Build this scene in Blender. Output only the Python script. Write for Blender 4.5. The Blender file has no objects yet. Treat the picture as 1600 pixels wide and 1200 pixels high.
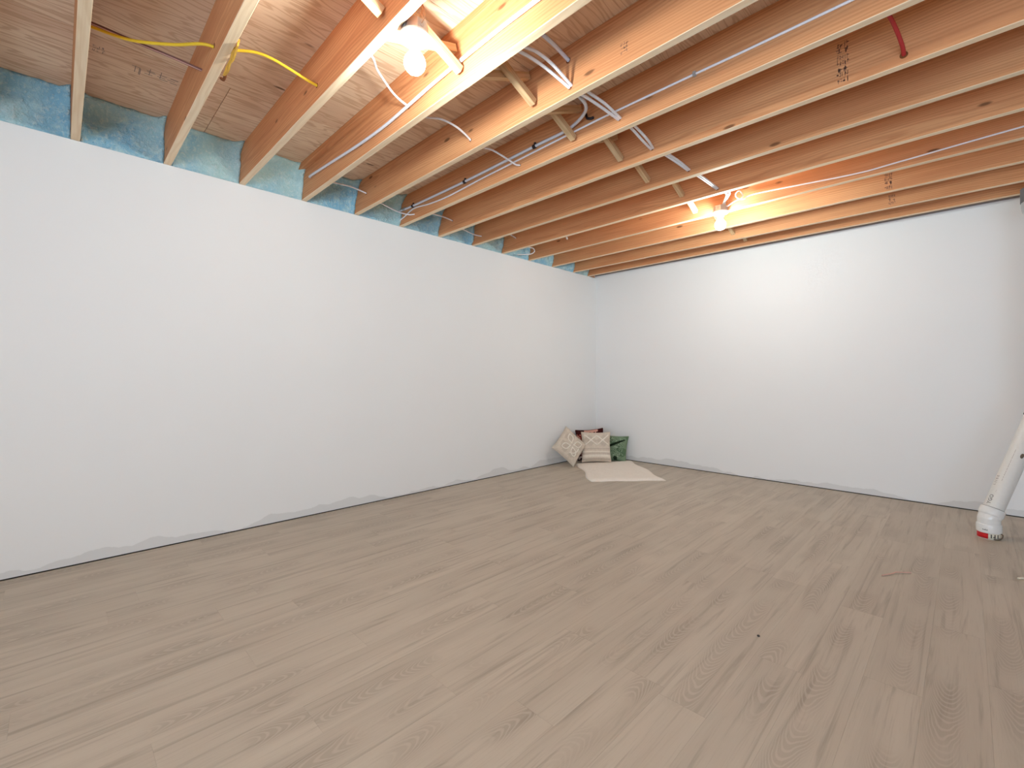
import bpy, bmesh, math, random
from mathutils import Vector, Matrix, noise as mn

sc = bpy.context.scene
COL = sc.collection
R = math.radians
random.seed(7)

# ------------------------------------------------------------------ camera, light, exposure
cam_d = bpy.data.cameras.new('camera')
cam = bpy.data.objects.new('camera', cam_d)
COL.objects.link(cam)
cam.location = (3.4555, -5.0077, 1.0338)
cam.rotation_euler = (R(90), 0, R(45.037))
cam_d.sensor_width = 36
cam_d.lens = 36 * 709.7 / 1600
cam_d.shift_y = -11.15 / 1600
cam_d.clip_start = 0.02
sc.camera = cam

w = bpy.data.worlds.new('sky')
sc.world = w
w.use_nodes = True
bg = w.node_tree.nodes['Background']
bg.inputs[0].default_value = (0.75, 0.87, 1.0, 1)
bg.inputs[1].default_value = 1.0

BULB_COLOR = (0.97, 1.0, 0.94)
BULB_STRENGTH = 530.0
FILL_POWER = 215.0
FILL_COLOR = (0.62, 0.81, 1.0)


def area(name, loc, rot, sx, sy, power, color):
    d = bpy.data.lights.new(name, 'AREA')
    d.shape = 'RECTANGLE'
    d.size, d.size_y = sx, sy
    d.energy, d.color = power, color
    o = bpy.data.objects.new(name, d)
    o.location, o.rotation_euler = loc, rot
    COL.objects.link(o)
    return o


# added fill light in an unseen glass door, tilted up to brighten the ceiling
area('added_fill', (4.4, -7.22, 1.0), (R(90 + 32), 0, 0), 2.9, 1.8, FILL_POWER, FILL_COLOR)

vs = sc.view_settings
vs.view_transform = 'Standard'
vs.look = 'None'
vs.exposure = 0.0
vs.gamma = 1.0
vs.use_curve_mapping = False
try:
    sc.cycles.use_denoising = True
    sc.cycles.max_bounces = 10
    sc.cycles.diffuse_bounces = 7
    sc.cycles.sample_clamp_indirect = 6.0
    sc.cycles.caustics_reflective = False
    sc.cycles.caustics_refractive = False
except Exception:
    pass

# ------------------------------------------------------------------ node helpers
def rgb(r, g, b):
    def f(c):
        c /= 255.0
        return c / 12.92 if c <= 0.04045 else ((c + 0.055) / 1.055) ** 2.4
    return (f(r), f(g), f(b), 1)


class NT:
    def __init__(s, name):
        s.m = bpy.data.materials.new(name)
        s.m.use_nodes = True
        s.t = s.m.node_tree
        s.b = s.t.nodes['Principled BSDF']

    def n(s, t, **k):
        x = s.t.nodes.new(t)
        for a, v in k.items():
            setattr(x, a, v)
        return x

    def set(s, x, i, v):
        if hasattr(v, 'outputs'):
            v = v.outputs[0]
        if isinstance(v, bpy.types.NodeSocket):
            s.t.links.new(v, x.inputs[i])
        elif v is not None:
            x.inputs[i].default_value = v

    def math(s, op, a, b=None, c=None, clamp=False):
        x = s.n('ShaderNodeMath', operation=op, use_clamp=clamp)
        s.set(x, 0, a); s.set(x, 1, b); s.set(x, 2, c)
        return x.outputs[0]

    def vmath(s, op, a, b=None):
        x = s.n('ShaderNodeVectorMath', operation=op)
        s.set(x, 0, a); s.set(x, 1, b)
        return x.outputs[0]

    def xyz(s, v):
        x = s.n('ShaderNodeSeparateXYZ'); s.set(x, 0, v)
        return x.outputs

    def comb(s, a, b, c):
        x = s.n('ShaderNodeCombineXYZ'); s.set(x, 0, a); s.set(x, 1, b); s.set(x, 2, c)
        return x.outputs[0]

    def noise(s, v, scale=5, detail=2, rough=0.5, dist=0.0):
        x = s.n('ShaderNodeTexNoise')
        s.set(x, 'Vector', v); s.set(x, 'Scale', scale); s.set(x, 'Detail', detail)
        s.set(x, 'Roughness', rough); s.set(x, 'Distortion', dist)
        return x.outputs[0]

    def voro(s, v, scale=5, feature='F1', rand=1.0):
        x = s.n('ShaderNodeTexVoronoi', feature=feature)
        s.set(x, 'Vector', v); s.set(x, 'Scale', scale); s.set(x, 'Randomness', rand)
        return x

    def range(s, v, a, b, c=0.0, d=1.0):
        x = s.n('ShaderNodeMapRange', interpolation_type='SMOOTHSTEP')
        s.set(x, 0, v); s.set(x, 1, a); s.set(x, 2, b); s.set(x, 3, c); s.set(x, 4, d)
        return x.outputs[0]

    def mix(s, f, a, b, mode='MIX'):
        x = s.n('ShaderNodeMix', data_type='RGBA', blend_type=mode)
        s.set(x, 0, f); s.set(x, 6, a); s.set(x, 7, b)
        return x.outputs[2]

    def bump(s, h, strength=0.2, dist=0.01):
        x = s.n('ShaderNodeBump')
        s.set(x, 'Height', h); s.set(x, 'Strength', strength); s.set(x, 'Distance', dist)
        s.t.links.new(x.outputs[0], s.b.inputs['Normal'])

    def out(s, color=None, rough=None, spec=None, metal=None):
        if color is not None: s.set(s.b, 'Base Color', color)
        if rough is not None: s.set(s.b, 'Roughness', rough)
        if spec is not None: s.set(s.b, 'Specular IOR Level', spec)
        if metal is not None: s.set(s.b, 'Metallic', metal)
        return s.m

    def objco(s):
        return s.n('ShaderNodeTexCoord').outputs['Object']

    def rnd(s):
        return s.n('ShaderNodeObjectInfo').outputs['Random']


def plain(name, c, rough=0.6, spec=0.3, metal=0.0, speck=0.04):
    t = NT(name)
    n = t.noise(t.objco(), 60, 3)
    dark = tuple(v * (1 - speck * 2) for v in c[:3]) + (1,)
    return t.out(t.mix(n, dark, c), rough, spec, metal)


# ------------------------------------------------------------------ materials
def lumber(name, base, dark, pale, knots=True, along='X'):
    t = NT(name)
    co, r = t.objco(), t.rnd()
    x, y, z = t.xyz(co)
    if along == 'Y': x, y = y, x
    if along == 'Z': x, z = z, x
    off = t.math('MULTIPLY', r, 91.0)
    xs = t.math('ADD', x, off)
    # growth rings of a log whose pith lies outside the board
    r2 = t.math('FRACT', t.math('MULTIPLY', r, 13.7))
    warp = t.noise(t.comb(t.math('MULTIPLY', xs, 0.9), t.math('MULTIPLY', y, 6), t.math('MULTIPLY', z, 6)), 1.0, 3, 0.55)
    zz = t.math('ADD', z, t.math('MULTIPLY', t.math('SUBTRACT', r2, 0.5), 0.22))
    yy = t.math('ADD', y, 0.05)
    rad = t.math('SQRT', t.math('ADD', t.math('MULTIPLY', yy, yy), t.math('MULTIPLY', zz, zz)))
    rad = t.math('ADD', rad, t.math('MULTIPLY', warp, 0.085))
    ring = t.math('SINE', t.math('MULTIPLY', rad, 520.0))
    ring = t.range(ring, -0.6, 1.0)
    streak = t.noise(t.comb(t.math('MULTIPLY', xs, 2.2), t.math('MULTIPLY', y, 150), t.math('MULTIPLY', z, 150)), 1.0, 3, 0.6)
    blot = t.noise(t.comb(t.math('MULTIPLY', xs, 1.1), t.math('MULTIPLY', y, 9), t.math('MULTIPLY', z, 9)), 1.0, 2)
    c = t.mix(t.range(blot, 0.3, 0.7), base, pale)
    c = t.mix(t.math('MULTIPLY', ring, 0.36), c, dark)
    c = t.mix(t.math('MULTIPLY', t.range(streak, 0.45, 0.75), 0.5), c, dark)
    if knots:
        kv = t.voro(t.comb(t.math('MULTIPLY', xs, 3.4), t.math('MULTIPLY', y, 2), t.math('MULTIPLY', z, 10.0)), 1.0)
        d = t.math('ADD', kv.outputs['Distance'], t.math('MULTIPLY', streak, 0.05))
        k = t.range(d, 0.155, 0.085)
        pick = t.math('GREATER_THAN', t.xyz(kv.outputs['Color'])[0], 0.5)
        c = t.mix(t.math('MULTIPLY', t.math('MULTIPLY', k, pick), 0.8), c, (0.12, 0.05, 0.02, 1))
    # board to board tone
    tone = t.math('ADD', 0.93, t.math('MULTIPLY', r2, 0.14))
    c = t.mix(1.0, c, t.comb(tone, tone, tone), 'MULTIPLY')
    t.bump(streak, 0.12, 0.002)
    return t.out(c, 0.62, 0.25)


M = {}
M['joist'] = lumber('fir_joist', (0.62, 0.285, 0.130, 1), (0.44, 0.165, 0.065, 1), (0.72, 0.375, 0.18, 1))
M['joist_edge'] = lumber('fir_joist_pale_edge', (0.86, 0.66, 0.45, 1), (0.72, 0.50, 0.30, 1), (0.88, 0.71, 0.51, 1), False)  # narrow faces, paler than the broad sides
M['strut'] = lumber('spruce_strut', (0.66, 0.45, 0.25, 1), (0.47, 0.28, 0.13, 1), (0.72, 0.52, 0.32, 1), False)


def ply():
    t = NT('plywood')
    co, r = t.objco(), t.rnd()
    x, y, z = t.xyz(co)
    ox = t.math('ADD', x, t.math('MULTIPLY', r, 50))
    v = t.comb(t.math('MULTIPLY', ox, 7.0), t.math('MULTIPLY', y, 0.9), 0.0)
    warp = t.noise(v, 1.0, 3, 0.6, 0.4)
    ring = t.math('SINE', t.math('MULTIPLY', warp, 75))
    ring = t.range(ring, 0.1, 1.0)
    streak = t.noise(t.comb(t.math('MULTIPLY', ox, 160), t.math('MULTIPLY', y, 4), 0), 1.0, 3, 0.65)
    blot = t.noise(t.comb(t.math('MULTIPLY', ox, 3), t.math('MULTIPLY', y, 1), 0), 1.0, 2)
    c = t.mix(t.range(blot, 0.3, 0.7), (0.72, 0.53, 0.38, 1), (0.82, 0.66, 0.49, 1))
    c = t.mix(t.math('MULTIPLY', ring, 0.55), c, (0.52, 0.32, 0.19, 1))
    c = t.mix(t.math('MULTIPLY', t.range(streak, 0.48, 0.75), 0.5), c, (0.44, 0.26, 0.15, 1))
    kv = t.voro(t.comb(t.math('MULTIPLY', ox, 9), t.math('MULTIPLY', y, 2.6), 0), 1.0)
    k = t.range(kv.outputs['Distance'], 0.11, 0.05)
    pick = t.math('GREATER_THAN', t.xyz(kv.outputs['Color'])[0], 0.6)
    c = t.mix(t.math('MULTIPLY', t.math('MULTIPLY', k, pick), 0.85), c, (0.11, 0.05, 0.02, 1))
    t.bump(streak, 0.12, 0.002)
    return t.out(c, 0.65, 0.2)


M['ply'] = ply()


def foam():
    t = NT('spray_foam')
    co = t.n('ShaderNodeNewGeometry').outputs['Position']
    n1 = t.noise(co, 14, 4, 0.6)
    n2 = t.noise(co, 55, 4, 0.7)
    n3 = t.noise(co, 2.2, 2)
    c = t.mix(t.range(n3, 0.35, 0.65), (0.30, 0.64, 0.86, 1), (0.58, 0.85, 0.86, 1))
    c = t.mix(t.range(n1, 0.45, 0.75), c, (0.62, 0.88, 0.93, 1))
    c = t.mix(t.math('MULTIPLY', t.range(n2, 0.48, 0.70), 0.6), c, (0.84, 0.97, 0.98, 1))
    t.bump(t.math('ADD', n1, t.math('MULTIPLY', n2, 0.7)), 1.0, 0.022)
    return t.out(c, 0.5, 0.4)


M['foam'] = foam()


def drywall(name, axis):
    t = NT(name)
    p = t.n('ShaderNodeNewGeometry').outputs['Position']
    x, y, z = t.xyz(p)
    a = y if axis == 'y' else x
    n = t.noise(p, 1.3, 3, 0.5)
    c = t.mix(n, (0.825, 0.845, 0.86, 1), (0.86, 0.88, 0.895, 1))
    # unpainted strip of primer left along the floor, its edge ragged like roller strokes
    e1 = t.noise(t.comb(t.math('MULTIPLY', a, 1.0), 0.0, 3.1), 2.1, 2, 0.5)
    e2 = t.noise(t.comb(t.math('MULTIPLY', a, 1.0), 4.0, 0.0), 14.0, 3, 0.6)
    edge = t.math('ADD', t.math('MULTIPLY', t.math('SUBTRACT', e1, 0.36), 0.28), t.math('MULTIPLY', e2, 0.03))
    edge = t.math('MINIMUM', edge, 0.085)
    f = t.range(t.math('SUBTRACT', edge, z), -0.002, 0.003)
    c = t.mix(t.math('MULTIPLY', f, 0.75), c, (0.685, 0.70, 0.71, 1))
    t.bump(t.noise(p, 160, 2), 0.06, 0.002)
    return t.out(c, 0.7, 0.25)


M['wall_y'] = drywall('painted_drywall_left', 'y')
M['wall_x'] = drywall('painted_drywall_back', 'x')
M['dark_gap'] = plain('shadow_gap_board', (0.05, 0.045, 0.04, 1), 0.9)
M['plate'] = plain('grey_plate', (0.36, 0.33, 0.31, 1), 0.8)


def vinyl_plank():
    t = NT('vinyl_plank')
    co, r = t.objco(), t.rnd()
    x, y, z = t.xyz(co)
    r2 = t.math('FRACT', t.math('MULTIPLY', r, 17.3))
    r3 = t.math('FRACT', t.math('MULTIPLY', r, 53.9))
    off = t.math('MULTIPLY', r, 173.0)
    sgn = t.math('SUBTRACT', t.math('MULTIPLY', t.math('GREATER_THAN', r2, 0.5), 2.0), 1.0)
    ys = t.math('ADD', y, off)
    # cathedral arches
    wob = t.noise(t.comb(t.math('MULTIPLY', x, 5), t.math('MULTIPLY', ys, 2.2), r3), 1.0, 3, 0.55)
    x0 = t.math('SUBTRACT', x, t.math('ADD', t.math('MULTIPLY', t.math('SUBTRACT', r3, 0.5), 0.06),
                                      t.math('MULTIPLY', t.math('SUBTRACT', t.noise(t.comb(0.0, ys, 0.0), 2.5, 1), 0.5), 0.07)))
    h = t.math('ADD', t.math('MULTIPLY', t.math('MULTIPLY', y, sgn), 1.0), t.math('MULTIPLY', t.math('MULTIPLY', x0, x0), 75.0))
    h = t.math('ADD', h, t.math('MULTIPLY', wob, 0.34))
    band = t.math('SINE', t.math('MULTIPLY', h, 175.0))
    patch = t.noise(t.comb(0.0, t.math('MULTIPLY', ys, 1.0), r3), 2.6, 1)
    wide = t.range(t.math('ABSOLUTE', x0), 0.055, 0.02)
    pm = t.math('MULTIPLY', t.range(patch, 0.44, 0.58), wide)
    fine = t.noise(t.comb(t.math('MULTIPLY', x, 240), t.math('MULTIPLY', ys, 7), r3), 1.0, 3, 0.65)
    mid = t.noise(t.comb(t.math('MULTIPLY', x, 34), t.math('MULTIPLY', ys, 1.5), r3), 1.0, 3, 0.6, 0.6)
    lo = t.noise(t.comb(t.math('MULTIPLY', x, 9), t.math('MULTIPLY', ys, 0.9), r3), 1.0, 2)
    base = t.mix(t.range(lo, 0.3, 0.7), (0.475, 0.42, 0.348, 1), (0.53, 0.472, 0.394, 1))
    c = t.mix(t.math('MULTIPLY', t.range(mid, 0.5, 0.72), 0.6), base, (0.30, 0.255, 0.205, 1))
    c = t.mix(t.math('MULTIPLY', t.range(mid, 0.45, 0.25), 0.25), c, (0.56, 0.505, 0.43, 1))
    c = t.mix(t.math('MULTIPLY', t.range(fine, 0.5, 0.8), 0.28), c, (0.30, 0.255, 0.205, 1))
    c = t.mix(t.math('MULTIPLY', t.range(fine, 0.42, 0.2), 0.30), c, (0.57, 0.51, 0.435, 1))
    c = t.mix(t.math('MULTIPLY', pm, 0.34), c, (0.285, 0.24, 0.19, 1))
    c = t.mix(t.math('MULTIPLY', t.math('MULTIPLY', pm, t.range(band, 0.0, 1.0)), 0.36), c, (0.60, 0.54, 0.465, 1))
    tone = t.math('ADD', 1.0, t.math('MULTIPLY', r2, 0.035))
    c = t.mix(1.0, c, t.comb(tone, tone, tone), 'MULTIPLY')
    t.bump(fine, 0.08, 0.001)
    return t.out(c, 0.5, 0.32)


M['plank'] = vinyl_plank()
M['subfloor'] = plain('floor_underlay', (0.03, 0.025, 0.02, 1), 0.9)
M['white_cable'] = plain('white_cable_sheath', (0.86, 0.86, 0.90, 1), 0.45)
M['grey_conduit'] = plain('grey_conduit', (0.70, 0.73, 0.80, 1), 0.4)
M['blue_white'] = plain('pale_blue_cable', (0.66, 0.75, 0.95, 1), 0.4)
M['black_clip'] = plain('black_clip', (0.025, 0.02, 0.025, 1), 0.5)
M['yellow'] = plain('yellow_cable', (0.90, 0.62, 0.04, 1), 0.45)
M['red'] = plain('red_cable', (0.50, 0.04, 0.04, 1), 0.45)
M['brown'] = plain('brown_sheath', (0.20, 0.085, 0.07, 1), 0.5)
M['pinkish'] = plain('pinkish_sheath', (0.72, 0.42, 0.35, 1), 0.5)
M['bark'] = plain('torn_yellow_strip', (0.80, 0.45, 0.07, 1), 0.7, speck=0.25)
M['bark_dark'] = plain('torn_brown_strip', (0.22, 0.07, 0.02, 1), 0.8, speck=0.2)
M['steel'] = plain('galvanised_steel', (0.55, 0.55, 0.56, 1), 0.35, 0.5, 0.85, 0.1)
M['porcelain'] = plain('white_lampholder', (0.82, 0.82, 0.80, 1), 0.3, 0.5)
M['copper'] = plain('bare_wire', (0.62, 0.42, 0.28, 1), 0.35, 0.5, 0.6)
M['pvc'] = plain('white_pvc', (0.78, 0.775, 0.745, 1), 0.33, 0.45)
M['pvc_fit'] = plain('bright_white_fitting', (0.83, 0.84, 0.83, 1), 0.25, 0.5)
M['ink'] = plain('black_ink', (0.06, 0.055, 0.055, 1), 0.7)
M['faint_ink'] = plain('faded_ink', (0.24, 0.20, 0.18, 1), 0.8)
M['stamp'] = plain('lumber_stamp_ink', (0.27, 0.14, 0.09, 1), 0.8)
M['tape_red'] = plain('red_label', (0.62, 0.015, 0.02, 1), 0.45)
M['tape_white'] = plain('white_label', (0.80, 0.76, 0.62, 1), 0.5)
M['rubber'] = plain('grey_rubber', (0.14, 0.145, 0.15, 1), 0.55)
M['duct'] = plain('grey_coupling', (0.42, 0.43, 0.44, 1), 0.4, 0.5, 0.3)
M['rust'] = plain('brown_stain', (0.16, 0.125, 0.09, 1), 0.7)
M['frame'] = plain('white_window_frame', (0.8, 0.8, 0.8, 1), 0.4)


def bulb_mat():
    t = NT('lit_bulb_glass')
    nt = t.t
    nt.nodes.remove(t.b)
    e = t.n('ShaderNodeEmission')
    e.inputs[0].default_value = BULB_COLOR + (1,)
    e.inputs[1].default_value = BULB_STRENGTH
    nt.links.new(e.outputs[0], nt.nodes['Material Output'].inputs[0])
    return t.m


M['bulb'] = bulb_mat()


def glass_mat():
    t = NT('window_glass')
    t.set(t.b, 'Transmission Weight', 1.0)
    return t.out((0.95, 0.98, 1, 1), 0.02)


M['glass'] = glass_mat()


def vcol(name, rough=0.85, bump=400, strength=0.25):
    t = NT(name)
    a = t.n('ShaderNodeVertexColor', layer_name='col')
    n = t.noise(t.objco(), bump, 2)
    t.bump(n, strength, 0.003)
    c = t.mix(0.12, a.outputs[0], t.mix(n, (0, 0, 0, 1), a.outputs[0]))
    return t.out(c, rough, 0.1)


M['print'] = vcol('printed_weave')


def rug_mat():
    t = NT('cream_fleece')
    co = t.objco()
    n = t.noise(co, 70, 4, 0.7)
    n2 = t.noise(co, 8, 2)
    c = t.mix(n2, (0.88, 0.82, 0.745, 1), (0.92, 0.87, 0.80, 1))
    c = t.mix(t.math('MULTIPLY', t.range(n, 0.6, 0.35), 0.25), c, (0.78, 0.70, 0.62, 1))
    t.bump(n, 0.6, 0.01)
    return t.out(c, 0.95, 0.05)


M['rug'] = rug_mat()
M['tuft'] = plain('cream_tufting', (0.88, 0.83, 0.74, 1), 0.9)

# ------------------------------------------------------------------ mesh helpers
def link(name, me, mat=None, parent=None, loc=None):
    o = bpy.data.objects.new(name, me)
    COL.objects.link(o)
    if mat is not None and me is not None and not me.materials:
        me.materials.append(mat)
    if parent is not None: o.parent = parent
    if loc is not None: o.location = loc
    return o


def from_bm(name, bm, mat, parent=None, loc=None, smooth=False):
    me = bpy.data.meshes.new(name)
    bmesh.ops.recalc_face_normals(bm, faces=bm.faces[:])
    bm.to_mesh(me)
    bm.free()
    if smooth:
        for p in me.polygons: p.use_smooth = True
    return link(name, me, mat, parent, loc)


def tag(o, label=None, cat=None, group=None, kind=None):
    if label: o['label'] = label
    if cat: o['category'] = cat
    if group: o['group'] = group
    if kind: o['kind'] = kind
    return o


def empty(name, loc, label, cat, group=None):
    o = bpy.data.objects.new(name, None)
    o.empty_display_size = 0.1
    o.location = loc
    COL.objects.link(o)
    return tag(o, label, cat, group)


def add_box(bm, a, b, bev=0.0):
    g = bmesh.ops.create_cube(bm, size=1)
    vs_ = g['verts']
    for v in vs_:
        v.co = Vector([(a[i] + b[i]) / 2 + v.co[i] * (b[i] - a[i]) for i in range(3)])
    if bev:
        es = list({e for v in vs_ for e in v.link_edges})
        bmesh.ops.bevel(bm, geom=es, offset=bev, segments=1, affect='EDGES')
    return vs_


def box(name, a, b, mat, parent=None, bev=0.0, loc=None):
    bm = bmesh.new()
    add_box(bm, a, b, bev)
    return from_bm(name, bm, mat, parent, loc)


def add_lathe(bm, prof, seg=24, mtx=Matrix.Identity(4), cap=True):
    rings = []
    for r_, z_ in prof:
        rings.append([bm.verts.new(mtx @ Vector((r_ * math.cos(2 * math.pi * i / seg), r_ * math.sin(2 * math.pi * i / seg), z_))) for i in range(seg)])
    for a, b in zip(rings, rings[1:]):
        for i in range(seg):
            bm.faces.new((a[i], a[(i + 1) % seg], b[(i + 1) % seg], b[i]))
    if cap:
        bm.faces.new(rings[0][::-1])
        bm.faces.new(rings[-1])


def lathe(name, prof, mat, parent=None, seg=24, mtx=Matrix.Identity(4), loc=None, cap=True):
    bm = bmesh.new()
    add_lathe(bm, prof, seg, mtx, cap)
    o = from_bm(name, bm, mat, parent, loc, True)
    o.data.set_sharp_from_angle(angle=R(32))
    return o


def catmull(pts, sub=6):
    P = [Vector(p) for p in pts]
    if len(P) == 2:
        return [P[0].lerp(P[1], i / 3) for i in range(4)]
    P = [P[0] * 2 - P[1]] + P + [P[-1] * 2 - P[-2]]
    out = []
    for i in range(1, len(P) - 2):
        a, b, c, d = P[i - 1:i + 3]
        for k in range(sub):
            t = k / sub
            out.append(0.5 * ((2 * b) + (c - a) * t + (2 * a - 5 * b + 4 * c - d) * t * t + (3 * b - a - 3 * c + d) * t ** 3))
    out.append(P[-2])
    return out


def add_tube(bm, pts, rad, seg=8, sub=6, flat=1.0):
    pts = catmull(pts, sub)
    n = len(pts)
    up = Vector((0, 0, 1))
    rings = []
    for i, p in enumerate(pts):
        t = (pts[min(i + 1, n - 1)] - pts[max(i - 1, 0)]).normalized()
        s = t.cross(up)
        if s.length < 1e-3: s = t.cross(Vector((1, 0, 0)))
        s.normalize()
        u = s.cross(t).normalized()
        rr = rad(i / (n - 1)) if callable(rad) else rad
        rings.append([bm.verts.new(p + s * (math.cos(2 * math.pi * k / seg) * rr * flat) + u * (math.sin(2 * math.pi * k / seg) * rr)) for k in range(seg)])
    for a, b in zip(rings, rings[1:]):
        for k in range(seg):
            bm.faces.new((a[k], a[(k + 1) % seg], b[(k + 1) % seg], b[k]))
    bm.faces.new(rings[0][::-1])
    bm.faces.new(rings[-1])


def tube(name, paths, rad, mat, parent=None, seg=8, sub=6, flat=1.0, loc=None):
    bm = bmesh.new()
    o = Vector(loc) if loc is not None else Vector((0, 0, 0))
    for p in paths:
        add_tube(bm, [Vector(q) - o for q in p], rad, seg, sub, flat)
    return from_bm(name, bm, mat, parent, loc, True)


# ------------------------------------------------------------------ setting
RX, RY = 6.40, -7.30          # room reaches from the corner (0,0) to here
HJ, TOP = 2.333, 2.570        # underside of the joists, underside of the plywood
SP = 0.4064
YK = [(-0.4522 - (11 - k) * SP) for k in range(-5, 12)] + [-0.145]     # far edge of joist k (k = -5 .. 12)
def yk(k): return YK[k + 5]
def ff(k): return yk(k) - 0.038

floor = tag(box('floor', (-0.16, RY - 0.1, -0.12), (RX + 0.1, 0.16, -0.0065), M['subfloor']), kind='structure')
PW, PL = 0.1524, 1.2192
fixed = {7: -4.51, 8: -4.245, 5: -4.86, 18: -3.62, 21: -3.037, 22: -2.43}
plank_cache = {}


def plank_mesh(wd, ln):
    key = (round(wd, 4), round(ln, 4))
    if key not in plank_cache:
        bm = bmesh.new()
        g = 0.00012
        x, y, c = wd / 2 - g, ln / 2 - g, 0.0003
        lo = [bm.verts.new((sx * x, sy * y, -0.006)) for sx, sy in ((-1, -1), (1, -1), (1, 1), (-1, 1))]
        mi = [bm.verts.new((sx * x, sy * y, -c * 0.6)) for sx, sy in ((-1, -1), (1, -1), (1, 1), (-1, 1))]
        hi = [bm.verts.new((sx * (x - c), sy * (y - c), 0)) for sx, sy in ((-1, -1), (1, -1), (1, 1), (-1, 1))]
        for a, b in ((lo, mi), (mi, hi)):
            for i in range(4):
                bm.faces.new((a[i], a[(i + 1) % 4], b[(i + 1) % 4], b[i]))
        bm.faces.new(hi)
        bm.faces.new(lo[::-1])
        me = bpy.data.meshes.new('plank')
        bm.to_mesh(me)
        bm.free()
        me.materials.append(M['plank'])
        plank_cache[key] = me
    return plank_cache[key]


last = 0.0
i = 0
while i * PW < RX - 0.01:
    x0, x1 = i * PW + 0.002, min((i + 1) * PW + 0.002, RX)
    if i in fixed:
        s = fixed[i]
    else:
        s = last + random.uniform(0.32, 0.88)
    last = s % PL
    y = s - PL * math.ceil((s - RY) / PL)
    while y < -0.004:
        a, b = max(y, RY), min(y + PL, -0.006)
        if b - a > 0.03:
            o = link('plank', plank_mesh(x1 - x0, b - a), None, floor)
            o.location = ((x0 + x1) / 2, (a + b) / 2, 0)
        y += PL
    i += 1

# walls
wl = tag(box('wall_left', (-0.013, RY, 0.006), (0, 0.0, HJ - 0.002), M['wall_y']), kind='structure')
box('backing', (-0.16, RY - 0.1, -0.006), (-0.014, 0.16, HJ - 0.012), M['dark_gap'], wl)
box('rim_joist', (-0.16, RY - 0.1, HJ - 0.010), (-0.122, 0.16, TOP), M['joist'], wl)
wb = tag(box('wall_back', (-0.013, 0, 0.006), (RX, 0.013, 2.356), M['wall_x']), kind='structure')
box('backing', (-0.013, 0.014, -0.006), (RX, 0.16, 2.34), M['dark_gap'], wb)
box('top_plate', (-0.013, 0.004, 2.357), (RX, 0.16, TOP), M['plate'], wb)


def wall_with_window(name, n, axis):
    """a wall behind the camera with one wide opening in it: a sliding glass door added for the fill light, a small high window"""
    bm = bmesh.new()
    if axis == 'y':
        u0, u1, a, b = 0.0, RX, 2.8, 6.0
        f = lambda u, t, z: (u, RY - t, z)
    else:
        u0, u1, a, b = RY, 0.0, -4.2, -3.0
        f = lambda u, t, z: (RX + t, u, z)
    z0, z1 = (0.04, 2.08) if axis == 'y' else (1.45, 2.05)
    for p, q, zz0, zz1 in ((u0, a, 0, TOP), (b, u1, 0, TOP), (a, b, 0, z0), (a, b, z1, TOP)):
        A, B = f(p, 0, zz0), f(q, 0.1, zz1)
        add_box(bm, [min(A[i], B[i]) for i in range(3)], [max(A[i], B[i]) for i in range(3)])
    wall = tag(from_bm(name, bm, M['wall_x' if axis == 'y' else 'wall_y']), kind='structure')
    bm = bmesh.new()
    mid = (a + b) / 2
    for p, q, zz0, zz1 in ((a, a + .05, z0, z1), (b - .05, b, z0, z1), (mid - .025, mid + .025, z0 + .05, z1 - .05), (a + .05, b - .05, z0, z0 + .05), (a + .05, b - .05, z1 - .05, z1)):
        A, B = f(p, 0.03, zz0), f(q, 0.08, zz1)
        add_box(bm, [min(A[i], B[i]) for i in range(3)], [max(A[i], B[i]) for i in range(3)])
    win = tag(from_bm('window_%d' % n, bm, M['frame']), kind='structure')
    for p, q in ((a + .05, mid - .025), (mid + .025, b - .05)):
        A, B = f(p, 0.05, z0 + .05), f(q, 0.056, z1 - .05)
        box('pane', [min(A[i], B[i]) for i in range(3)], [max(A[i], B[i]) for i in range(3)], M['glass'], win)


wall_with_window('wall_front', 1, 'y')  # its glass door is added, unseen, to hold the fill light
wall_with_window('wall_right', 2, 'x')

# ceiling: plywood sheets on joists
ceil = tag(box('ceiling', (-0.16, RY - 0.1, TOP + 0.0195), (RX + 0.1, 0.16, TOP + 0.06), M['plate']), kind='structure')
SEAM = 0.687 - 1.2192
xs = [SEAM + 1.2192 * i for i in range(7)]
for ci in range(6):
    x0, x1 = max(xs[ci], -0.155), min(xs[ci + 1], RX + 0.05)
    yy = -0.7 - (0.0 if ci % 2 else 1.22)
    edges = [0.15, yy, yy - 2.44, yy - 4.88, RY - 0.05]
    edges = [max(e, RY - 0.05) for e in edges]
    for y1, y0 in zip(edges, edges[1:]):
        if y1 - y0 < 0.05: continue
        cx, cy = (x0 + x1) / 2, (y0 + y1) / 2
        box('plywood_sheet', (x0 - cx + .0012, y0 - cy + .0012, 0), (x1 - cx - .0012, y1 - cy - .0012, 0.0185), M['ply'], ceil, 0.001, (cx, cy, TOP))

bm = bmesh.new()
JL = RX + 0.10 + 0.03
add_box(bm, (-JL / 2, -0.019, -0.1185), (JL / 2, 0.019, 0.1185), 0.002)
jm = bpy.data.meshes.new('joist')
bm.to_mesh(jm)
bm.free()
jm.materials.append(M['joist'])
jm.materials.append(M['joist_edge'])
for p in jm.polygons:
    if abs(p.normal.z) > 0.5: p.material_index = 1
joists = {}
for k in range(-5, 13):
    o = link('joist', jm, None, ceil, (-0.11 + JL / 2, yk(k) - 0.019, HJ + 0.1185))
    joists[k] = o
# cleat along the top of the joist under the near lamp
box('nailer_strip', (-2.0, -0.018, -0.0175), (2.0, 0.018, 0.0175), M['joist'], ceil, 0.001, (2.02, ff(3) - 0.0185, TOP - 0.018))

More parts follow.
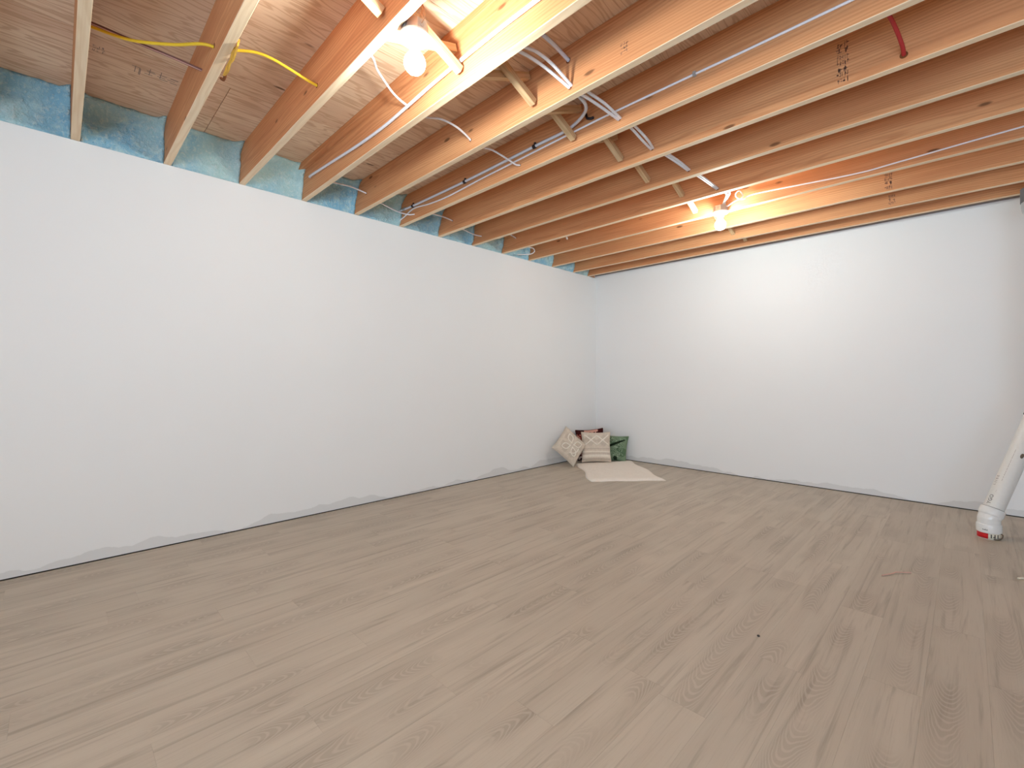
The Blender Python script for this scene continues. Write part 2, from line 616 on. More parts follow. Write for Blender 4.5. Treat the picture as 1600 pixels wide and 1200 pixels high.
# cross bridging, two struts to a bay
SX = {3: 1.875, 4: 1.943, 5: 1.88, 6: 1.938, 7: 1.902, 8: 1.959, 9: 1.887, 10: 1.93, 11: 1.90, 12: 1.911}


def strut(p, q):
    p, q = Vector(p), Vector(q)
    d = q - p
    bm = bmesh.new()
    h, ln = 0.0165, d.length
    add_box(bm, (-h, -ln / 2, -h), (h, ln / 2, h), 0.0015)
    o = from_bm('bridging_strut', bm, M['strut_y'], ceil, (p + q) / 2)
    o.rotation_euler = (math.atan2(d.z, math.hypot(d.x, d.y)), 0, 0)
    return o


M['strut_y'] = lumber('spruce_strut_across', (0.66, 0.45, 0.25, 1), (0.47, 0.28, 0.13, 1), (0.72, 0.52, 0.32, 1), False, 'Y')
for k in range(-3, 13):
    x = SX.get(k, 1.92)
    o2 = 0.04 if k in (5, 7) else -0.04
    g = 0.012
    strut((x, yk(k - 1) + g, TOP - 0.035), (x, ff(k) - g, HJ + 0.052))
    strut((x + o2, yk(k - 1) + g, HJ + 0.052), (x + o2, ff(k) - g, TOP - 0.035 - (0.036 if k == 3 else 0)))

# blue spray foam closing the bays above the left wall
for k in range(-4, 13):
    y0, y1 = yk(k - 1) + 0.0015, ff(k) - 0.0015
    wdt = y1 - y0
    nu, nv = max(6, int(26 * wdt / 0.37)), 18
    bm = bmesh.new()
    front, back = [], []
    for j in range(nv + 1):
        t = j / nv
        z = HJ - 0.001 + t * (TOP - HJ)
        row = []
        for i2 in range(nu + 1):
            y = y0 + wdt * i2 / nu
            dl, dr = (y - y0), (y1 - y)
            x = -0.022 + 0.075 * max(0, (t - 0.70) / 0.30) ** 1.6
            x += 0.018 * math.sin(min(1, t / 0.55) * math.pi / 2)
            x += (0.050 + 0.03 * mn.noise(Vector((k, z * 9, 1)))) * math.exp(-(dr / 0.028) ** 2) * (0.5 + 0.7 * t)
            x += (0.026 + 0.02 * mn.noise(Vector((k, z * 9, 7)))) * math.exp(-(dl / 0.022) ** 2) * (0.4 + 0.6 * t)
            edge = min(1, t / 0.08)
            x += edge * (0.010 * mn.noise(Vector((y * 13, z * 15, k * 3.3))) + 0.009 * mn.noise(Vector((y * 38, z * 38, k * 1.7))) + 0.004 * mn.noise(Vector((y * 80, z * 80, k))))
            row.append(bm.verts.new((x, y, min(z, TOP - 0.0012))))
        front.append(row)
        back.append([bm.verts.new((-0.12, row[0].co.y, row[0].co.z)), bm.verts.new((-0.12, row[-1].co.y, row[0].co.z))])
    for j in range(nv):
        for i2 in range(nu):
            bm.faces.new((front[j][i2], front[j][i2 + 1], front[j + 1][i2 + 1], front[j + 1][i2]))
        bm.faces.new((back[j][0], front[j][0], front[j + 1][0], back[j + 1][0]))
        bm.faces.new((front[j][-1], back[j][1], back[j + 1][1], front[j + 1][-1]))
        bm.faces.new((back[j][1], back[j][0], back[j + 1][0], back[j + 1][1]))
    bm.faces.new([back[0][1]] + front[0][::-1] + [back[0][0]])
    bm.faces.new([back[-1][0]] + front[-1] + [back[-1][1]])
    from_bm('spray_foam', bm, M['foam'], wl, None, True)

# ------------------------------------------------------------------ ink stamps on the timber (illegible in the photograph: strokes only)
def stamp(parent, mat, origin, ux, uy, rows, wd, ht, seed, keep=0.75, thin=1.0):
    rg = random.Random(seed)
    bm = bmesh.new()
    O, U, V = Vector(origin), Vector(ux), Vector(uy)
    N = U.cross(V).normalized()
    loc = parent.location
    rh = ht / len(rows)
    for ri, kind in enumerate(rows):
        cy = (ri + 0.5) * rh
        nchar = kind
        cw = wd / nchar
        for c in range(nchar):
            cx = (c + 0.5) * cw
            for s_ in range(4):
                if rg.random() > keep: continue
                hor = rg.random() < 0.45
                a = cw * 0.34 if hor else cw * 0.09 * thin
                b = rh * 0.07 * thin if hor else rh * 0.33
                px_, py_ = cx + rg.uniform(-.25, .25) * cw, cy + rg.uniform(-.25, .25) * rh
                vs2 = [bm.verts.new(O - loc + U * (px_ + sx * a) + V * (py_ + sy * b) + N * 0.0004) for sx, sy in ((-1, -1), (1, -1), (1, 1), (-1, 1))]
                bm.faces.new(vs2)
    from_bm('grade_stamp', bm, mat, parent)


X_, Z_ = (1, 0, 0), (0, 0, 1)
stamp(joists[6], M['stamp'], (3.040, ff(6), 2.350), X_, Z_, [4, 5, 2, 5, 5, 2, 4], 0.045, 0.185, 1)
stamp(joists[10], M['stamp'], (3.045, ff(10), 2.345), X_, Z_, [4, 2, 5, 4], 0.045, 0.12, 2)
stamp(joists[11], M['stamp'], (3.030, ff(11), 2.350), X_, Z_, [5, 2, 4], 0.04, 0.085, 3)
stamp(joists[4], M['stamp'], (2.425, ff(4), 2.385), X_, Z_, [3, 3, 3], 0.038, 0.05, 4)
sheet = [o for o in ceil.children if o.name.startswith('plywood_sheet') and abs(o.location.x - (xs[1] + -0.155) / 2) < 0.1 and o.location.y - 1.3 < -4.7 < o.location.y + 1.3]
if sheet:
    sh = sheet[0]
    # row of stencilled characters on the plywood beside the second joist
    stamp(sh, M['faint_ink'], (0.485, -4.75, TOP), (0, 1, 0), (1, 0, 0), [4], 0.19, 0.095, 9, 0.95, 0.32)
    stamp(sh, M['faint_ink'], (0.55, -4.90, TOP), (0, 1, 0), (1, 0, 0), [3, 3, 3], 0.05, 0.06, 11, 0.9, 0.5)

# ------------------------------------------------------------------ cables and pipes run through the joists
def into(a, b, d=0.02):
    """carry a span a little way on past b"""
    a, b = Vector(a), Vector(b)
    return tuple(b + (b - a).normalized() * d)


def cable(name, paths, rad, mat, label, cat='cable', flat=1.0, extra=None):
    ctr = Vector(paths[0][0])
    o = tube(name, paths, rad, mat, None, 8, 6, flat, ctr)
    return tag(o, label, cat)


A1 = [(1.70, -4.115, 2.39), (1.65, -4.05, 2.405), (1.555, -3.98, 2.436), (1.485, -3.9, 2.448), (1.452, -3.84, 2.438), (1.440, -3.79, 2.427), (1.444, -3.741, 2.411), (1.446, -3.722, 2.407)]
A2 = [(1.43, -3.722, 2.395), (1.435, -3.62, 2.411), (1.461, -3.55, 2.418), (1.468, -3.46, 2.412), (1.453, -3.38, 2.404), (1.444, -3.335, 2.392), (1.442, -3.318, 2.388)]
A3 = [(1.447, -3.318, 2.370), (1.447, -3.22, 2.386), (1.444, -3.15, 2.394), (1.438, -3.03, 2.387), (1.437, -2.96, 2.378), (1.444, -2.929, 2.381), (1.446, -2.912, 2.381)]
cable('white_cable', [A1, A2, A3], 0.0055, M['white_cable'], 'single white cable looping through three joists left of the near lit bulb')

F1 = [(0.26, -3.722, 2.41), (0.225, -3.6, 2.437), (0.195, -3.45, 2.458), (0.196, -3.335, 2.444), (0.196, -3.318, 2.442)]
F2 = [(0.21, -3.318, 2.42), (0.190, -3.2, 2.403), (0.165, -3.05, 2.387), (0.185, -2.96, 2.378), (0.231, -2.929, 2.376), (0.24, -2.912, 2.376)]
F3 = [(0.34, -2.912, 2.37), (0.310, -2.78, 2.393), (0.240, -2.62, 2.424), (0.217, -2.522, 2.425), (0.215, -2.505, 2.425)]
F4 = [(0.24, -2.505, 2.38), (0.186, -2.37, 2.388), (0.135, -2.2, 2.391), (0.141, -2.116, 2.393), (0.143, -2.099, 2.393)]
F5 = [(0.24, -2.099, 2.45), (0.235, -1.9, 2.46), (0.224, -1.8, 2.457), (0.209, -1.709, 2.448), (0.207, -1.69, 2.446)]
F6 = [(0.15, -1.69, 2.44), (0.118, -1.42, 2.433), (0.138, -1.37, 2.425), (0.147, -1.36, 2.391), (0.10, -1.38, 2.368), (0.05, -1.53, 2.345)]
cable('white_cable', [F1, F2, F3, F4, F5, F6], 0.0055, M['white_cable'], 'white cable drooping from joist to joist just in front of the blue foam')

C1a = [(2.10, -3.722, 2.41), (2.105, -3.6, 2.426), (2.110, -3.55, 2.428), (2.118, -3.45, 2.422), (2.154, -3.335, 2.373), (2.158, -3.318, 2.367)]
C2a = [(2.17, -3.318, 2.355), (2.172, -3.24, 2.367), (2.163, -3.08, 2.383), (2.164, -2.929, 2.383), (2.164, -2.912, 2.383)]
C3a = [(2.167, -2.912, 2.38), (2.164, -2.8, 2.388), (2.150, -2.66, 2.381), (2.133, -2.522, 2.383), (2.131, -2.505, 2.383)]
C4a = [(2.160, -2.505, 2.378), (2.163, -2.4, 2.380), (2.168, -2.24, 2.381), (2.175, -2.116, 2.374), (2.176, -2.10, 2.373)]
C5a = [(2.182, -2.10, 2.374), (2.188, -2.0, 2.373), (2.197, -1.85, 2.369), (2.203, -1.709, 2.364), (2.204, -1.69, 2.363)]
C6a = [(2.212, -1.69, 2.37), (2.208, -1.53, 2.381), (2.172, -1.45, 2.379), (2.140, -1.40, 2.372), (2.125, -1.375, 2.36)]
cable('white_cable', [C1a, C2a, C3a, C4a, C5a, C6a], 0.0062, M['white_cable'], 'left cable of the white pair threaded through six joists to the far bulb', flat=1.25)
C1b = [(2.135, -3.722, 2.40), (2.140, -3.6, 2.428), (2.150, -3.55, 2.430), (2.152, -3.45, 2.425), (2.168, -3.335, 2.377), (2.170, -3.318, 2.371)]
C2b = [(2.196, -3.318, 2.37), (2.191, -3.22, 2.380), (2.184, -3.08, 2.392), (2.176, -2.929, 2.386), (2.176, -2.912, 2.386)]
C3b = [(2.188, -2.912, 2.385), (2.184, -2.8, 2.393), (2.172, -2.64, 2.384), (2.146, -2.522, 2.384), (2.144, -2.505, 2.384)]
C4b = [(2.174, -2.505, 2.378), (2.177, -2.4, 2.384), (2.182, -2.24, 2.385), (2.186, -2.116, 2.375), (2.187, -2.10, 2.374)]
C5b = [(2.196, -2.10, 2.374), (2.201, -2.0, 2.376), (2.208, -1.85, 2.372), (2.212, -1.709, 2.366), (2.213, -1.69, 2.365)]
C6b = [(2.225, -1.69, 2.37), (2.226, -1.53, 2.388), (2.190, -1.45, 2.390), (2.150, -1.40, 2.380), (2.135, -1.375, 2.365)]
cable('white_cable', [C1b, C2b, C3b, C4b, C5b, C6b], 0.0062, M['white_cable'], 'right cable of the white pair threaded through six joists to the far bulb', flat=1.25)
cable('blue_cable', [[(2.22, -3.722, 2.45), (2.185, -3.5, 2.482), (2.162, -3.42, 2.501), (2.151, -3.335, 2.501), (2.148, -3.318, 2.50)]], 0.0085, M['blue_white'], 'short pale blue cable entering a joist high above the white pair')

Bc = [(0.17, -3.735, 2.452), (0.188, -3.751, 2.449), (0.458, -3.752, 2.433), (0.912, -3.752, 2.405), (1.21, -3.752, 2.398), (1.44, -3.755, 2.405), (1.558, -3.755, 2.412), (1.665, -3.752, 2.422), (1.83, -3.752, 2.424)]
Bd = [(1.892, -3.752, 2.427), (2.028, -3.752, 2.432), (2.162, -3.752, 2.433), (2.45, -3.752, 2.430), (3.2, -3.752, 2.43), (4.2, -3.752, 2.43), (5.6, -3.752, 2.43)]
cb = cable('grey_cable', [Bc[:-1] + [(1.892, -3.7545, 2.427)] + Bd[1:]], 0.0085, M['grey_conduit'], 'thick pale grey cable stapled along the side of the joist by the near bulb')

cd = cable('water_tube', [[(-0.02, -2.9420, 2.453), (0.032, -2.9420, 2.451), (0.23, -2.9420, 2.442), (0.905, -2.9420, 2.437), (1.581, -2.9420, 2.447), (1.80, -2.944, 2.446), (1.91, -2.965, 2.447), (2.02, -3.03, 2.435), (2.10, -3.13, 2.402), (2.13, -3.22, 2.39), (2.135, -3.318, 2.40)]], 0.0088, M['grey_conduit'], 'smooth grey tube clipped along a joist and bending away under the next', 'tube')
for i_, (cx, cz, cy) in enumerate(((0.23, 2.442, -2.942), (0.905, 2.437, -2.942), (1.581, 2.447, -2.942))):
    bm = bmesh.new()
    add_lathe(bm, [(0.0096, -0.012), (0.0125, -0.010), (0.0125, 0.010), (0.0096, 0.012)], 12, Matrix.Translation(Vector((cx, cy, cz)) - cd.location) @ Matrix.Rotation(R(90), 4, 'Y'))
    add_box(bm, Vector((cx - .006, cy, cz + .009)) - cd.location, Vector((cx + .006, cy + .0115, cz + .026)) - cd.location, 0.001)
    from_bm('clip', bm, M['black_clip'], cd)
bm = bmesh.new()
add_lathe(bm, [(0.0092, -0.02), (0.0115, -0.018), (0.0115, 0.018), (0.0092, 0.02)], 12, Matrix.Translation(Vector((0.10, -2.942, 2.448)) - cd.location) @ Matrix.Rotation(R(90), 4, 'Y'))
from_bm('coupling', bm, M['duct'], cd)
clip = tube('pipe_clip', [[(1.965, -2.94, 2.49), (1.975, -2.945, 2.462), (2.0, -2.946, 2.448), (2.015, -2.938, 2.452)]], 0.007, M['black_clip'], None, 8, 4, 1.0, (1.98, -2.935, 2.46))
tag(clip, 'empty black pipe clip nailed to the joist beside the bending grey tube', 'clip')

ce = cable('white_cable', [[(-0.02, -2.9355, 2.366), (0.10, -2.9355, 2.39), (0.24, -2.9355, 2.421), (0.45, -2.9355, 2.40), (0.7, -2.9355, 2.390), (1.05, -2.9355, 2.404), (1.381, -2.9355, 2.413), (1.825, -2.9355, 2.424), (2.105, -2.937, 2.428), (2.569, -2.9355, 2.427), (2.864, -2.9355, 2.424), (3.6, -2.9355, 2.425), (4.8, -2.9355, 2.42), (6.2, -2.9355, 2.42)]], 0.0055, M['white_cable'], 'thin white cable stapled lengthwise along a joist below the grey tube')
bm = bmesh.new()
add_box(bm, Vector((2.563, -2.9445, 2.418)) - ce.location, Vector((2.577, -2.9295, 2.438)) - ce.location, 0.001)
from_bm('staple', bm, M['duct'], ce)

cg = cable('white_cable', [[(6.2, -1.3095, 2.44), (4.6, -1.3095, 2.41), (3.675, -1.3095, 2.390), (3.144, -1.3095, 2.370), (2.917, -1.3095, 2.367), (2.345, -1.315, 2.405), (2.262, -1.33, 2.383), (2.219, -1.345, 2.398), (2.212, -1.36, 2.428), (2.245, -1.375, 2.437), (2.262, -1.36, 2.39), (2.206, -1.375, 2.366), (2.165, -1.37, 2.350), (2.146, -1.365, 2.348)]], 0.005, M['white_cable'], 'thin white cable running along the joist from the far bulb to the right edge')

cable('yellow_cable', [
    [(0.935, -4.95, 2.462), (0.954, -4.899, 2.45), (1.016, -4.794, 2.425), (1.132, -4.672, 2.41), (1.24, -4.59, 2.399), (1.262, -4.535, 2.395)],
    [(1.19, -4.535, 2.43), (1.22, -4.46, 2.449), (1.25, -4.393, 2.458), (1.27, -4.334, 2.45), (1.282, -4.27, 2.433), (1.294, -4.191, 2.41), (1.298, -4.148, 2.402), (1.299, -4.13, 2.40)]],
    0.0062, M['yellow'], 'bright yellow cable passing through joists at the upper left of the ceiling')
kp = [(1.043, -4.535, 2.399), (1.038, -4.554, 2.405), (0.986, -4.662, 2.44), (0.945, -4.773, 2.465), (0.909, -4.897, 2.49), (0.894, -4.945, 2.5)]
ck = cable('brown_cable', [[(x + .0056, y - .003, z) for x, y, z in kp], [(x - .0056, y + .003, z) for x, y, z in kp]], 0.0038, M['brown'], 'reddish brown double cable crossing the bay at the upper left')
tube('pale_core', [[tuple(Vector(p) - ck.location) for p in kp]], 0.0042, M['pinkish'], ck)
cable('red_cable', [[(3.21, -2.905, 2.44), (3.222, -2.85, 2.442), (3.25, -2.7, 2.424), (3.268, -2.58, 2.39), (3.2706, -2.522, 2.373), (3.271, -2.505, 2.368)]], 0.0075, M['red'], 'short red cable entering a drilled hole in a joist at the top right')
# drill holes: dark bored rings where cables enter the near faces
for k, x, z, rr in ((6, 3.2706, 2.371, .014), (4, 2.161, 2.373, .013), (4, 2.150, 2.500, .013), (5, 2.170, 2.385, .012), (3, 1.444, 2.410, .010), (4, 1.444, 2.391, .010), (5, 1.444, 2.381, .009),
                    (2, 1.298, 2.402, .011), (6, 2.140, 2.384, .012), (7, 2.181, 2.374, .012), (8, 2.208, 2.365, .012), (4, 0.196, 2.444, .010), (6, 0.217, 2.425, .010), (1, 1.27, 2.395, .011)):
    bm = bmesh.new()
    bmesh.ops.create_circle(bm, cap_ends=True, radius=rr, segments=14, matrix=Matrix.Translation(Vector((x, ff(k) - 0.0004, z)) - joists[k].location) @ Matrix.Rotation(R(90), 4, 'X'))
    from_bm('drill_hole', bm, M['bark_dark'], joists[k])
# torn strip hanging off the second joist
bm = bmesh.new()
prof = [(1.450, 2.352), (1.42, 2.336), (1.385, 2.342), (1.36, 2.326), (1.325, 2.334), (1.285, 2.316), (1.255, 2.322), (1.235, 2.312)]
lo_ = [(1.450, 2.322), (1.41, 2.316), (1.37, 2.308), (1.34, 2.306), (1.30, 2.300), (1.27, 2.303), (1.25, 2.302), (1.235, 2.306)]
rows_ = []
for yo in (-4.5145, -4.508):
    rows_.append(([bm.verts.new((a, yo - .004 * math.sin(a * 60), z_)) for a, z_ in prof], [bm.verts.new((a, yo + .003 * math.sin(a * 60), z_)) for a, z_ in lo_]))
for i_ in range(7):
    (pa, la), (pb, lb) = rows_
    bm.faces.new((pa[i_], pa[i_ + 1], la[i_ + 1], la[i_]))
    bm.faces.new((pb[i_ + 1], pb[i_], lb[i_], lb[i_ + 1]))
    bm.faces.new((pa[i_ + 1], pa[i_], pb[i_], pb[i_ + 1]))
    bm.faces.new((la[i_], la[i_ + 1], lb[i_ + 1], lb[i_]))
bm.faces.new((rows_[0][0][0], rows_[0][1][0], rows_[1][1][0], rows_[1][0][0]))
bm.faces.new((rows_[0][0][7], rows_[1][0][7], rows_[1][1][7], rows_[0][1][7]))
bs = tag(from_bm('torn_strip', bm, M['bark']), 'torn yellow brown strip hanging off the lower edge of a joist, upper left', 'wood scrap')
tube('dark_end', [[(1.245, -4.509, 2.312), (1.225, -4.507, 2.308), (1.205, -4.508, 2.306), (1.193, -4.514, 2.316)]], 0.006, M['bark_dark'], bs)
# wire connector
wn = lathe('wire_connector', [(0.004, -0.016), (0.009, -0.010), (0.011, 0.004), (0.008, 0.012), (0.003, 0.016)], M['porcelain'], None, 10, Matrix.Rotation(R(35), 4, 'X'), (0.557, -1.318, 2.457))
tag(wn, 'small pale wire connector stuck to a joist face near the left wall', 'connector')

# ------------------------------------------------------------------ lamps
def lamp(x, y, face_y, label, wires=True):
    """steel box screwed to a joist, white lampholder, bare bulb"""
    r = empty('bulb_lamp', (x, y, HJ - 0.012), label, 'lamp', 'bare bulb lamps on the joists')
    oct_ = []
    bm = bmesh.new()
    add_lathe(bm, [(0.050, 0.0), (0.0515, 0.002), (0.0515, 0.038), (0.049, 0.041)], 8, Matrix.Rotation(R(22.5), 4, 'Z'))
    jb = from_bm('junction_box', bm, M['steel'], r)
    for a in range(4):
        bm = bmesh.new()
        an = R(90 * a)
        add_lathe(bm, [(0.010, 0.0), (0.010, 0.0015)], 10, Matrix.Translation((0.0475 * math.cos(an), 0.0475 * math.sin(an), 0.02)) @ Matrix.Rotation(an, 4, 'Z') @ Matrix.Rotation(R(90), 4, 'Y'))
        from_bm('knockout', bm, M['duct'], jb)
    lathe('lampholder', [(0.030, -0.001), (0.057, -0.002), (0.058, -0.010), (0.052, -0.017), (0.030, -0.024), (0.024, -0.042), (0.019, -0.043)], M['porcelain'], r, 28)
    zc = -0.103
    prof = [(0.014, -0.040), (0.0145, -0.052)]
    for a in range(0, 13):
        th = R(38 + a * (176 - 38) / 12)
        prof.append((0.040 * math.sin(th), zc + 0.040 * math.cos(th)))
    lathe('bulb', prof, M['bulb'], r, 24)
    if wires:
        sx = 0.035
        tube('copper_wire', [[(sx, 0.0, 0.041), (sx + .006, 0.005, 0.07), (sx + .002, 0.004, 0.11), (sx - .004, -0.03, 0.16)], [(sx + .012, 0.006, 0.036), (sx + .022, 0.006, 0.05), (sx + .019, 0.0, 0.085), (sx + .004, -0.02, 0.14)],
                             [(sx - .002, 0.0, 0.04), (sx + .016, -0.006, 0.052), (sx + .028, -0.004, 0.028), (sx + .010, -0.003, 0.020)]], 0.0024, M['copper'], r, 6)
    return r


lamp(2.098, -1.356, 0, 'bare lit bulb in a white lampholder near the far back wall')
lamp(1.982, -4.055, 0, 'bare lit bulb at the top of the photo, nearest the viewer')
lamp(4.3, -6.495, 0, 'added unseen bare lit bulb on the joists behind the viewer')  # extra lamp added out of view to brighten the room

# ------------------------------------------------------------------ leaning vent pipe by the right edge
B = Vector((3.556, -0.768, 0.0))
vp = empty('vent_pipe', B, 'white plastic vent pipe leaning away from a red banded base at the right edge', 'pipe')
RP = 0.050
lathe('base_stub', [(0.0530, 0.0), (0.0530, 0.045)], M['pvc'], vp, 36)


def band(name, r0, z0, z1, a0, a1, mat, th=0.0012):
    bm = bmesh.new()
    n = 16
    q = []
    for i_ in range(n + 1):
        a = R(a0 + (a1 - a0) * i_ / n)
        c, s = math.cos(a), math.sin(a)
        q.append([bm.verts.new((rr * c, rr * s, zz)) for rr, zz in ((r0, z0), (r0 + th, z0), (r0 + th, z1), (r0, z1))])
    for a, b in zip(q, q[1:]):
        for k in range(4):
            bm.faces.new((a[k], b[k], b[(k + 1) % 4], a[(k + 1) % 4]))
    bm.faces.new(q[0][::-1]); bm.faces.new(q[-1])
    return from_bm(name, bm, mat, vp, None, True)


# direction from the pipe to the viewer is about -91 degrees
band('red_band', 0.0532, 0.003, 0.036, -185, -95, M['tape_red'])
lb = band('white_band', 0.0532, 0.003, 0.036, -94.5, -10, M['tape_white'])
for a in (-80, -66, -62, -45):
    bm = bmesh.new()
    an = R(a)
    add_box(bm, (-0.0003, -0.0025 if a != -66 else -.005, 0.010 if a != -66 else .014), (0.0007, 0.0025 if a != -66 else .004, 0.033 if a != -66 else .019))
    bmesh.ops.transform(bm, matrix=Matrix.Rotation(an, 4, 'Z') @ Matrix.Translation((0.0545, 0, 0)), verts=bm.verts[:])
    o = from_bm('printed_mark', bm, M['ink'], lb)
tube('strap_tail', [[(0.020, -0.0525, 0.006), (0.040, -0.044, 0.004), (0.056, -0.026, 0.012), (0.061, -0.020, 0.030), (0.052, -0.022, 0.040)]], 0.0035, M['rust'], vp)
lathe('lower_hub', [(0.0535, 0.038), (0.0590, 0.040), (0.0597, 0.044), (0.0597, 0.084), (0.0580, 0.090), (0.0548, 0.0925), (0.0545, 0.128)], M['pvc_fit'], vp, 40)
LEAN = R(24.5)
D = Vector((math.sin(LEAN) * .7071, math.sin(LEAN) * .7071, math.cos(LEAN)))
rot = Vector((0, 0, 1)).rotation_difference(D).to_matrix().to_4x4()
PV = Vector((0, 0, 0.122))
# mitred bend between the two hubs
bm = bmesh.new()
rings = []
for i_ in range(7):
    a = LEAN * i_ / 6
    rr = 0.0545 + 0.0015 * math.sin(math.pi * i_ / 6)
    ax = Matrix.Rotation(a, 4, Vector((-.7071, .7071, 0)))
    c = Vector((0, 0, 0.118)).lerp(PV + D * 0.02, i_ / 6)
    rings.append([bm.verts.new(c + (ax @ Vector((rr * math.cos(2 * math.pi * k / 36), rr * math.sin(2 * math.pi * k / 36), 0)))) for k in range(36)])
for a, b in zip(rings, rings[1:]):
    for k in range(36):
        bm.faces.new((a[k], a[(k + 1) % 36], b[(k + 1) % 36], b[k]))
from_bm('bend', bm, M['pvc_fit'], vp, None, True)
T = Matrix.Translation(PV) @ rot
lathe('upper_hub', [(0.0548, 0.018), (0.0560, 0.020), (0.0592, 0.026), (0.0598, 0.030), (0.0598, 0.064), (0.0585, 0.068), (RP + .0006, 0.068)], M['pvc_fit'], vp, 40, T)
lathe('joint_line', [(RP + .0004, 0.0675), (RP + .0035, 0.068), (RP + .0030, 0.071), (RP + .0004, 0.0715)], M['ink'], vp, 40, T)
LP = 0.80
lathe('leaning_pipe', [(RP, 0.05), (RP, LP)], M['pvc'], vp, 40, T)
E1 = PV + D * LP
bm = bmesh.new()
rings = []
for i_ in range(9):
    a = LEAN * (1 - i_ / 8)
    ax = Matrix.Rotation(a, 4, Vector((-.7071, .7071, 0)))
    c = E1 - D * 0.05 if i_ == 0 else (E1 + Vector((0, 0, 0.02)) if i_ == 8 else E1 - D * 0.05 * (1 - i_ / 8) + Vector((0, 0, 0.02)) * (i_ / 8))
    rings.append([bm.verts.new(c + (ax @ Vector((0.0545 * math.cos(2 * math.pi * k / 36), 0.0545 * math.sin(2 * math.pi * k / 36), 0)))) for k in range(36)])
for a, b in zip(rings, rings[1:]):
    for k in range(36):
        bm.faces.new((a[k], a[(k + 1) % 36], b[(k + 1) % 36], b[k]))
from_bm('top_bend', bm, M['pvc_fit'], vp, None, True)
lathe('pipe_strap', [(RP + .0005, -0.005), (RP + .0045, -0.004), (RP + .0045, 0.010), (RP + .0005, 0.011)], M['rubber'], vp, 36, Matrix.Translation(E1 - D * 0.075) @ rot)
TX, TY = E1.x, E1.y
lathe('upright_pipe', [(RP, 0), (RP, TOP - E1.z - .004)], M['pvc'], vp, 40, Matrix.Translation(E1))
zc = 2.085
lathe('coupling', [(0.0510, zc), (0.066, zc + .004), (0.080, zc + .025), (0.084, zc + .06), (0.084, zc + .085)], M['duct'], vp, 40, Matrix.Translation((TX, TY, 0)))
lathe('coupling_band', [(0.0845, zc + .085), (0.088, zc + .087), (0.088, zc + .175), (0.084, zc + .178)], M['rubber'], vp, 40, Matrix.Translation((TX, TY, 0)))


def text_on_pipe(s, size, start, ang, mat, name='printed_text'):
    cu = bpy.data.curves.new('t', 'FONT')
    cu.body = s
    cu.size = size
    cu.resolution_u = 2
    tmp = bpy.data.objects.new('t', cu)
    COL.objects.link(tmp)
    bpy.context.view_layer.update()
    dg = bpy.context.evaluated_depsgraph_get()
    me = bpy.data.meshes.new_from_object(tmp.evaluated_get(dg))
    bpy.data.objects.remove(tmp)
    bm = bmesh.new()
    bm.from_mesh(me)
    bpy.data.meshes.remove(me)
    bmesh.ops.triangulate(bm, faces=bm.faces[:])
    rr = RP + 0.0005
    for v in bm.verts:
        a = R(ang) - v.co.y / rr
        v.co = T @ Vector((rr * math.cos(a), rr * math.sin(a), start + v.co.x))
    me = bpy.data.meshes.new(name)
    bm.to_mesh(me)
    bm.free()
    me.materials.clear()
    return link(name, me, mat, vp)


text_on_pipe('YGO', 0.030, 0.085, -118, M['ink'])
text_on_pipe('- -', 0.016, 0.170, -113, M['faint_ink'])
text_on_pipe('I. I I E E', 0.022, 0.215, -137, M['faint_ink'])
text_on_pipe('--- -- ------ --- ----- ---- ------- ----', 0.017, 0.25, -108, M['faint_ink'])
band_text = text_on_pipe('- --', 0.012, 0.07, -128, M['ink'])
bpy.data.objects.remove(band_text)
bm = bmesh.new()
for a in range(-118, -96, 4):
    an = R(a)
    g = add_box(bm, (-0.0002, -.0012, 0), (0.0005, .0012, .0045 + .0015 * (a % 3)))
    bmesh.ops.transform(bm, matrix=Matrix.Rotation(an, 4, 'Z') @ Matrix.Translation((0.0597, 0, 0.056)), verts=g)
from_bm('moulded_text', bm, M['ink'], vp)
bm = bmesh.new()
g = bmesh.ops.create_uvsphere(bm, u_segments=12, v_segments=8, radius=0.011)
bmesh.ops.transform(bm, matrix=T @ Matrix.Rotation(R(-70), 4, 'Z') @ Matrix.Translation((RP, 0, 0.44)) @ Matrix.Diagonal((0.35, 0.8, 1.5, 1)), verts=bm.verts[:])
from_bm('plug', bm, M['rust'], vp, None, True)

